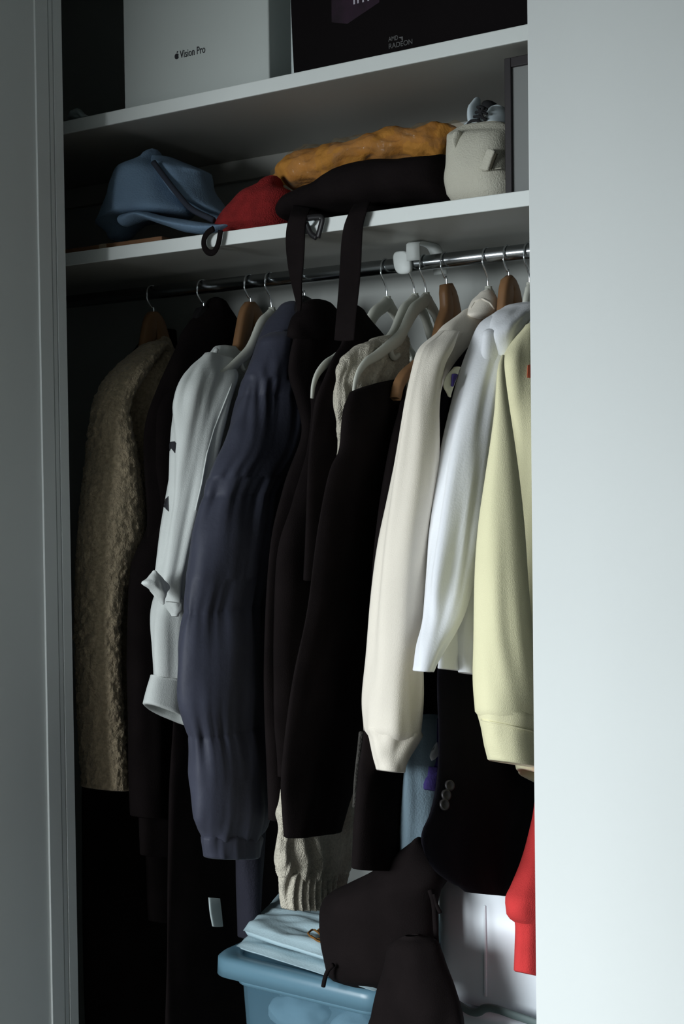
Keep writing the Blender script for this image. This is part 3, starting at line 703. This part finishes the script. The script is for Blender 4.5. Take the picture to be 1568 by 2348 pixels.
for g in (tube([at(x, y, Y=-.202) for x, y in ((706,500), (722,498), (738,500), (735,520), (728,545))], .0052, n=8, m=24, flat=.6, axis=(0,1,0)), tube([at(x, y, Y=-.202) for x, y in ((702,512), (712,535), (726,545))], .0048, n=8, m=14, flat=.6, axis=(0,1,0))): mk('buckle', g, bplas, t)
mk('buckle_plate', loft([(700,508,722,506,.002), (702,518,716,516,.002)], Y=-.2, step=.003, power=4, n=16), mat('pale_plate', (.6, .66, .66), .4), t)

t = thing('canvas_pouch', 'cream canvas pouch with a small toggle tab standing beside the picture frame', 'pouch', (.4, -.12, Z2))
mk('body', loft([(1046,306,1180,300,.03), (1040,318,1180,312,.045), (1046,345,1182,338,.055), (1045,385,1186,378,.06), (1042,420,1190,410,.06), (1045,455,1192,440,.055)], Y=-.115, power=3.2, fold=.003, fw=20, fh=14, seed=141, step=.004), canvas, t)
mk('flap_fold', loft([(1040,310,1058,306,.01), (1038,325,1054,330,.012), (1046,345,1052,350,.006)], Y=-.165, step=.003), canvas, t)
mk('tab', loft([(1118,342,1136,348,.004), (1108,368,1128,372,.005), (1100,386,1122,390,.005)], Y=-.176, step=.003, power=4, n=20), canvas, t)
mk('tab_edge', tube([at(x, y, Y=-.181) for x, y in ((1138,352), (1130,372), (1124,389))], .0022, n=8, m=10), mat('dark_olive_trim', (.05, .045, .03), .9), t)
mk('stitch_seam', seam([(1046,398), (1090,394), (1130,388), (1150,385)], Y=-.174, r=.0012), mat('canvas_thread', (.33, .32, .26), .9), t)

t = thing('white_sneaker', 'white sneaker with dark crossed laces on top of the canvas pouch', 'shoe', (.4, -.05, Z2+.12))
Ys = -.085
mk('heel', loft([(1122,264,1170,270,.03), (1118,285,1175,290,.04), (1112,310,1178,315,.042), (1112,330,1178,330,.035)], Y=Ys, fold=.002, fw=20, seed=2, step=.004), shoew, t)
mk('toe', loft([(1066,290,1068,303,.012), (1082,282,1084,304,.025), (1104,278,1106,306,.035), (1124,276,1126,308,.035)], Y=Ys-.012, step=.004), shoew, t)
mk('tongue', loft([(1088,232,1098,230,.010), (1080,250,1096,246,.018), (1078,270,1098,270,.02), (1080,290,1104,288,.02)], Y=Ys, step=.004), shoew, t)
for a, b in (((1094,246),(1118,252)), ((1090,258),(1118,262)), ((1086,268),(1116,274)), ((1080,278),(1112,284)), ((1072,285),(1096,277)), ((1098,248),(1112,278)), ((1110,246),(1096,282))):
    p, q = at(*a, Y=Ys-.048), at(*b, Y=Ys-.042)
    mk('lace', tube([p, (p+q)/2+Vector((0, -.004, .002)), q], .0022, n=6, m=8), lace, t)
mk('opening', loft([(1108,246,1140,240,.018), (1112,256,1150,258,.02), (1120,264,1158,266,.016)], Y=Ys+.02, step=.004), lace, t)

t = thing('picture_frame', 'dark thin framed grey panel standing at the right end of the lower shelf', 'picture frame', (.5, -.17, Z2))
fx0 = at(1160, 300, Y=-.172).x; fz1 = at(1158, 136, Y=-.172).z; fx1 = fx0+.18; bw = .0105
mk('stile', box(fx0, fx0+bw, -.176, -.162, Z2+.0005, fz1, .001), darkfr, t, False)
mk('stile', box(fx1-bw, fx1, -.176, -.162, Z2+.0005, fz1, .001), darkfr, t, False)
mk('rail', box(fx0+bw, fx1-bw, -.176, -.162, fz1-.014, fz1, .001), darkfr, t, False)
mk('rail', box(fx0+bw, fx1-bw, -.176, -.162, Z2+.0005, Z2+.004, .001), darkfr, t, False)
mk('panel', box(fx0+bw-.001, fx1-bw+.001, -.170, -.164, Z2+.002, fz1-.01), greyb, t, False)

# ------------------------------------------------------------------ tubs and clothes at the bottom
def tub_body(x0, x1, y0, y1, z0, z1, taper, th, r=.035):
    def ring(z, s, q):
        P = []; cx, cy = (x0+x1)/2, (y0+y1)/2; hx, hy = (x1-x0)/2-q-s, (y1-y0)/2-q-s
        for qx, qy, a0 in ((1,1,0),(-1,1,90),(-1,-1,180),(1,-1,270)):
            for k in range(7):
                a = math.radians(a0+15*k); P.append(Vector((cx+qx*(hx-r)+r*math.cos(a), cy+qy*(hy-r)+r*math.sin(a), z)))
        return P
    R_ = [ring(z0, taper, 0), ring(z0+.02, taper*.9, 0), ring((z0+z1)/2, taper*.5, 0), ring(z1, 0, 0), ring(z1, 0, th), ring(z0+.01, taper, th)]
    V = sum(R_, []); n = 28; F = [tuple(range(n-1, -1, -1))]
    for i in range(5):
        for j in range(n): F.append((i*n+j, i*n+(j+1) % n, (i+1)*n+(j+1) % n, (i+1)*n+j))
    F.append(tuple(5*n+j for j in range(n)))
    return V, F
def lid_geo(x0, x1, y0, y1, z0, z1, r=.04):
    def ring(z, s):
        P = []; cx, cy = (x0+x1)/2, (y0+y1)/2; hx, hy = (x1-x0)/2-s, (y1-y0)/2-s
        for qx, qy, a0 in ((1,1,0),(-1,1,90),(-1,-1,180),(1,-1,270)):
            for k in range(7):
                a = math.radians(a0+15*k); P.append(Vector((cx+qx*(hx-r)+r*math.cos(a), cy+qy*(hy-r)+r*math.sin(a), z)))
        return P
    prof = [(z0, .006), (z0, 0), (z1-.006, .001), (z1-.001, .006), (z1, .012), (z1, .026), (z1-.005, .030), (z1-.005, .04)]
    R_ = [ring(z, s) for z, s in prof]; V = sum(R_, []); n = 28; F = [tuple(range(n-1, -1, -1))]
    for i in range(len(prof)-1):
        for j in range(n): F.append((i*n+j, i*n+(j+1) % n, (i+1)*n+(j+1) % n, (i+1)*n+j))
    F.append(tuple((len(prof)-1)*n+j for j in range(n)))
    return V, F
t = thing('blue_storage_tub', 'translucent blue storage tub with lid under the folded shirts', 'storage box', (.05, -.06, 0))
mk('body', tub_body(-.088, .20, -.205, .12, .002, .432, .02, .004), tubm, t)
mk('lid', lid_geo(-.125, .222, -.228, .145, .418, .45), lidm, t)
mk('rim', lid_geo(-.092, .204, -.209, .124, .404, .4175, .035), lidm, t)
# clothes inside the tub, seen through its wall
for k, (cx, cy, cz, a, b, c_) in enumerate(((.005, -.143, .350, .058, .036, .030), (.12, -.143, .342, .048, .036, .034), (.005, -.13, .160, .045, .030, .105), (.11, -.13, .158, .045, .030, .105))):
    V, F = [], []
    for i in range(15):
        for j in range(24):
            u = math.pi*i/14; v_ = 2*math.pi*j/24
            d = Vector((math.sin(u)*math.cos(v_), math.sin(u)*math.sin(v_), math.cos(u))); w_ = 1+.28*noise.noise(d*1.8+Vector((k*4, 0, 0)))
            V.append(Vector((cx+a*d.x*w_, cy+b*d.y*w_, cz+c_*d.z*w_)))
    for i in range(14):
        for j in range(24): F.append((i*24+j, i*24+(j+1) % 24, (i+1)*24+(j+1) % 24, (i+1)*24+j))
    o = mk('rolled_cloth', (V, F), white)
    tag(o, ['rolled white cloth at upper left inside the blue tub', 'rolled white cloth at upper right inside the blue tub', 'rolled white cloth at lower left inside the blue tub', 'rolled white cloth at lower right inside the blue tub'][k], 'cloth', 'clothes inside the blue tub')

# folded shirts on the lid: stacked rounded sheets with wrinkles
def sheet(poly, z0, hgt, seed, amp=.004, res=34):
    """folded cloth: four corners (front left, front right, back right, back left), rounded fold at the rim"""
    a, b, c_, d = [Vector((p[0], p[1], 0)) for p in poly]
    V, F = [], []
    n = res
    for side in (1, 0):
        for i in range(n+1):
            for j in range(n+1):
                u, v_ = i/n, j/n
                p = (a*(1-u)+b*u)*(1-v_) + (d*(1-u)+c_*u)*v_
                e = min(u, 1-u, v_, 1-v_); k = min(1, e*n/3.0); rr_ = math.sqrt(max(0, 1-(1-k)**2))
                wr = amp*(noise.noise(Vector((p.x*7+p.y*5, p.y*38-p.x*8, seed))) + .6*noise.noise(Vector((p.x*16, p.y*60, seed+4))))
                zz = z0+hgt*.5 + (hgt*.5*rr_ + wr*rr_ if side else -hgt*.5*rr_)
                p = p + Vector((noise.noise(Vector((u*6, v_*6, seed)))*.003, noise.noise(Vector((u*6, v_*6, seed+9)))*.003, 0))
                V.append(Vector((p.x, p.y, zz)))
    N = (n+1)*(n+1)
    for i in range(n):
        for j in range(n):
            q = (i*(n+1)+j, (i+1)*(n+1)+j, (i+1)*(n+1)+j+1, i*(n+1)+j+1)
            F.append(q); F.append(tuple(N+x for x in reversed(q)))
    edge = [i*(n+1) for i in range(n+1)]
    rim = [(i, 0) for i in range(n)] + [(n, j) for j in range(n)] + [(i, n) for i in range(n, 0, -1)] + [(0, j) for j in range(n, 0, -1)]
    ids = [i*(n+1)+j for i, j in rim]
    for k in range(len(ids)):
        A, B = ids[k], ids[(k+1) % len(ids)]
        F.append((B, A, A+N, B+N))
    return V, F
poly1 = [(-.098, -.185), (.215, -.236), (.215, .09), (-.16, .02)]
o = mk('folded_shirt', sheet(poly1, .4505, .014, 3), shirtb); tag(o, 'pale blue folded shirt at the bottom of the pile on the tub lid', 'shirt', 'folded shirts on the tub')
poly2 = [(-.098, -.165), (.215, -.222), (.215, .09), (-.165, .02)]
t = thing('folded_shirt', 'pale blue folded shirt with brown print, on top of the tub pile', 'shirt', (.05, -.05, .466), 'folded shirts on the tub')
mk('cloth', sheet(poly2, .4665, .024, 8, .013), shirtb, t)
zp = .4955
def curve_px(pts, z, r=.0017): return tube([at(x, y, Z=z) for x, y in pts], r, n=6, m=max(8, 6*len(pts)), flat=1)
for g in (curve_px([(706,2140), (716,2132), (727,2136), (735,2146), (733,2153), (720,2151), (711,2146), (706,2140)], zp), curve_px([(714,2146), (726,2156), (736,2160)], zp), curve_px([(729,2133), (740,2126), (750,2122)], zp), curve_px([(730,2136), (742,2140), (750,2146)], zp)): mk('print', g, brown, t)
o = mk('folded_jeans', loft([(785,2045,800,2030,.02), (800,2012,850,2000,.03), (850,2005,880,2030,.02)], Y=.02, fold=.006, fw=30, fh=20, seed=9, step=.005), denim)
tag(o, 'bunched slate blue cloth behind the knit hem and black hooded jacket', 'cloth')
o.location.z = .4955

# white tub on a lower tub, right
t = thing('clear_lower_tub', 'clear tub with wavy seal at bottom right under the white tub', 'storage box', (.45, -.05, 0))
YT = -.13; ZT = at(1050, 2300, Y=YT).z
mk('body', tub_body(.268, .72, YT-.01, .16, .002, ZT-.022, .012, .004), wtub, t)
mk('lid', lid_geo(.250, .735, YT-.03, .165, ZT-.028, ZT-.001), wtub, t)
P = [(1050,2302), (1075,2318), (1095,2321), (1112,2312), (1135,2313), (1170,2325), (1235,2347)]
mk('seal', tube([at(x, y, Y=YT-.032) for x, y in P], .0065, n=8, m=48, flat=.5, axis=(0, 1, 0)), strip, t)
t = thing('white_storage_tub', 'bright white plastic tub standing behind the red sleeve', 'storage box', (.45, .02, ZT))
mk('body', tub_body(.254, .72, YT, .16, ZT+.0005, .612, .004, .004, .03), wtub, t)
xr = at(1110, 2200, Y=YT).x
mk('corner_rib', box(xr, xr+.004, YT-.002, YT+.002, ZT+.02, .585, .001), wtub, t, False)

# black hooded jacket draped over the tub
t = thing('black_hooded_jacket', 'black hooded jacket with drawcords draped over the folded shirts and tub', 'jacket', (.2, -.25, .2))
Yj = -.205
mk('hood', loft([(948,1928,962,1926,.01), (925,1945,972,1945,.02), (893,1968,985,1962,.03), (850,1998,1004,1990,.04), (800,2024,1012,2018,.05), (756,2048,1004,2045,.055), (742,2075,996,2075,.06), (740,2120,998,2120,.06), (744,2165,1000,2165,.06), (752,2205,1004,2205,.055), (762,2235,1008,2235,.045), (790,2252,1000,2248,.025)], Y=Yj, fold=.005, fw=14, fh=6, seed=151), black, t)
mk('body', loft([(888,2170,1000,2170,.03), (880,2230,1010,2210,.04), (866,2275,1035,2265,.042), (853,2320,1052,2315,.042), (842,2360,1060,2355,.042), (830,2430,1065,2430,.042), (815,2550,1070,2550,.042), (800,2700,1075,2700,.042)], Y=-.278, fold=.010, fw=16, fh=5, seed=152, hem=True), black, t)
mk('drawcord', tube([at(x, y, Y=Yj-.06) for x, y in ((764,2212), (752,2225), (745,2243), (741,2262))], .0036, n=8, m=20), black, t)
mk('drawcord', tube([at(x, y, Y=Yj-.02) for x, y in ((985,2040), (994,2070), (998,2120), (1002,2180), (1004,2200))], .004, n=8, m=20), black, t)
mk('drawcord', tube([at(x, y, Y=Yj-.02) for x, y in ((994,2050), (1001,2075), (1010,2094))], .003, n=8, m=12), black, t)
mk('side_lobe', loft([(985,1950,1000,1955,.02), (978,1985,1040,1990,.035), (980,2015,1022,2025,.03), (985,2040,1008,2044,.02)], Y=Yj+.03, fold=.004, fw=20, seed=153), black, t)
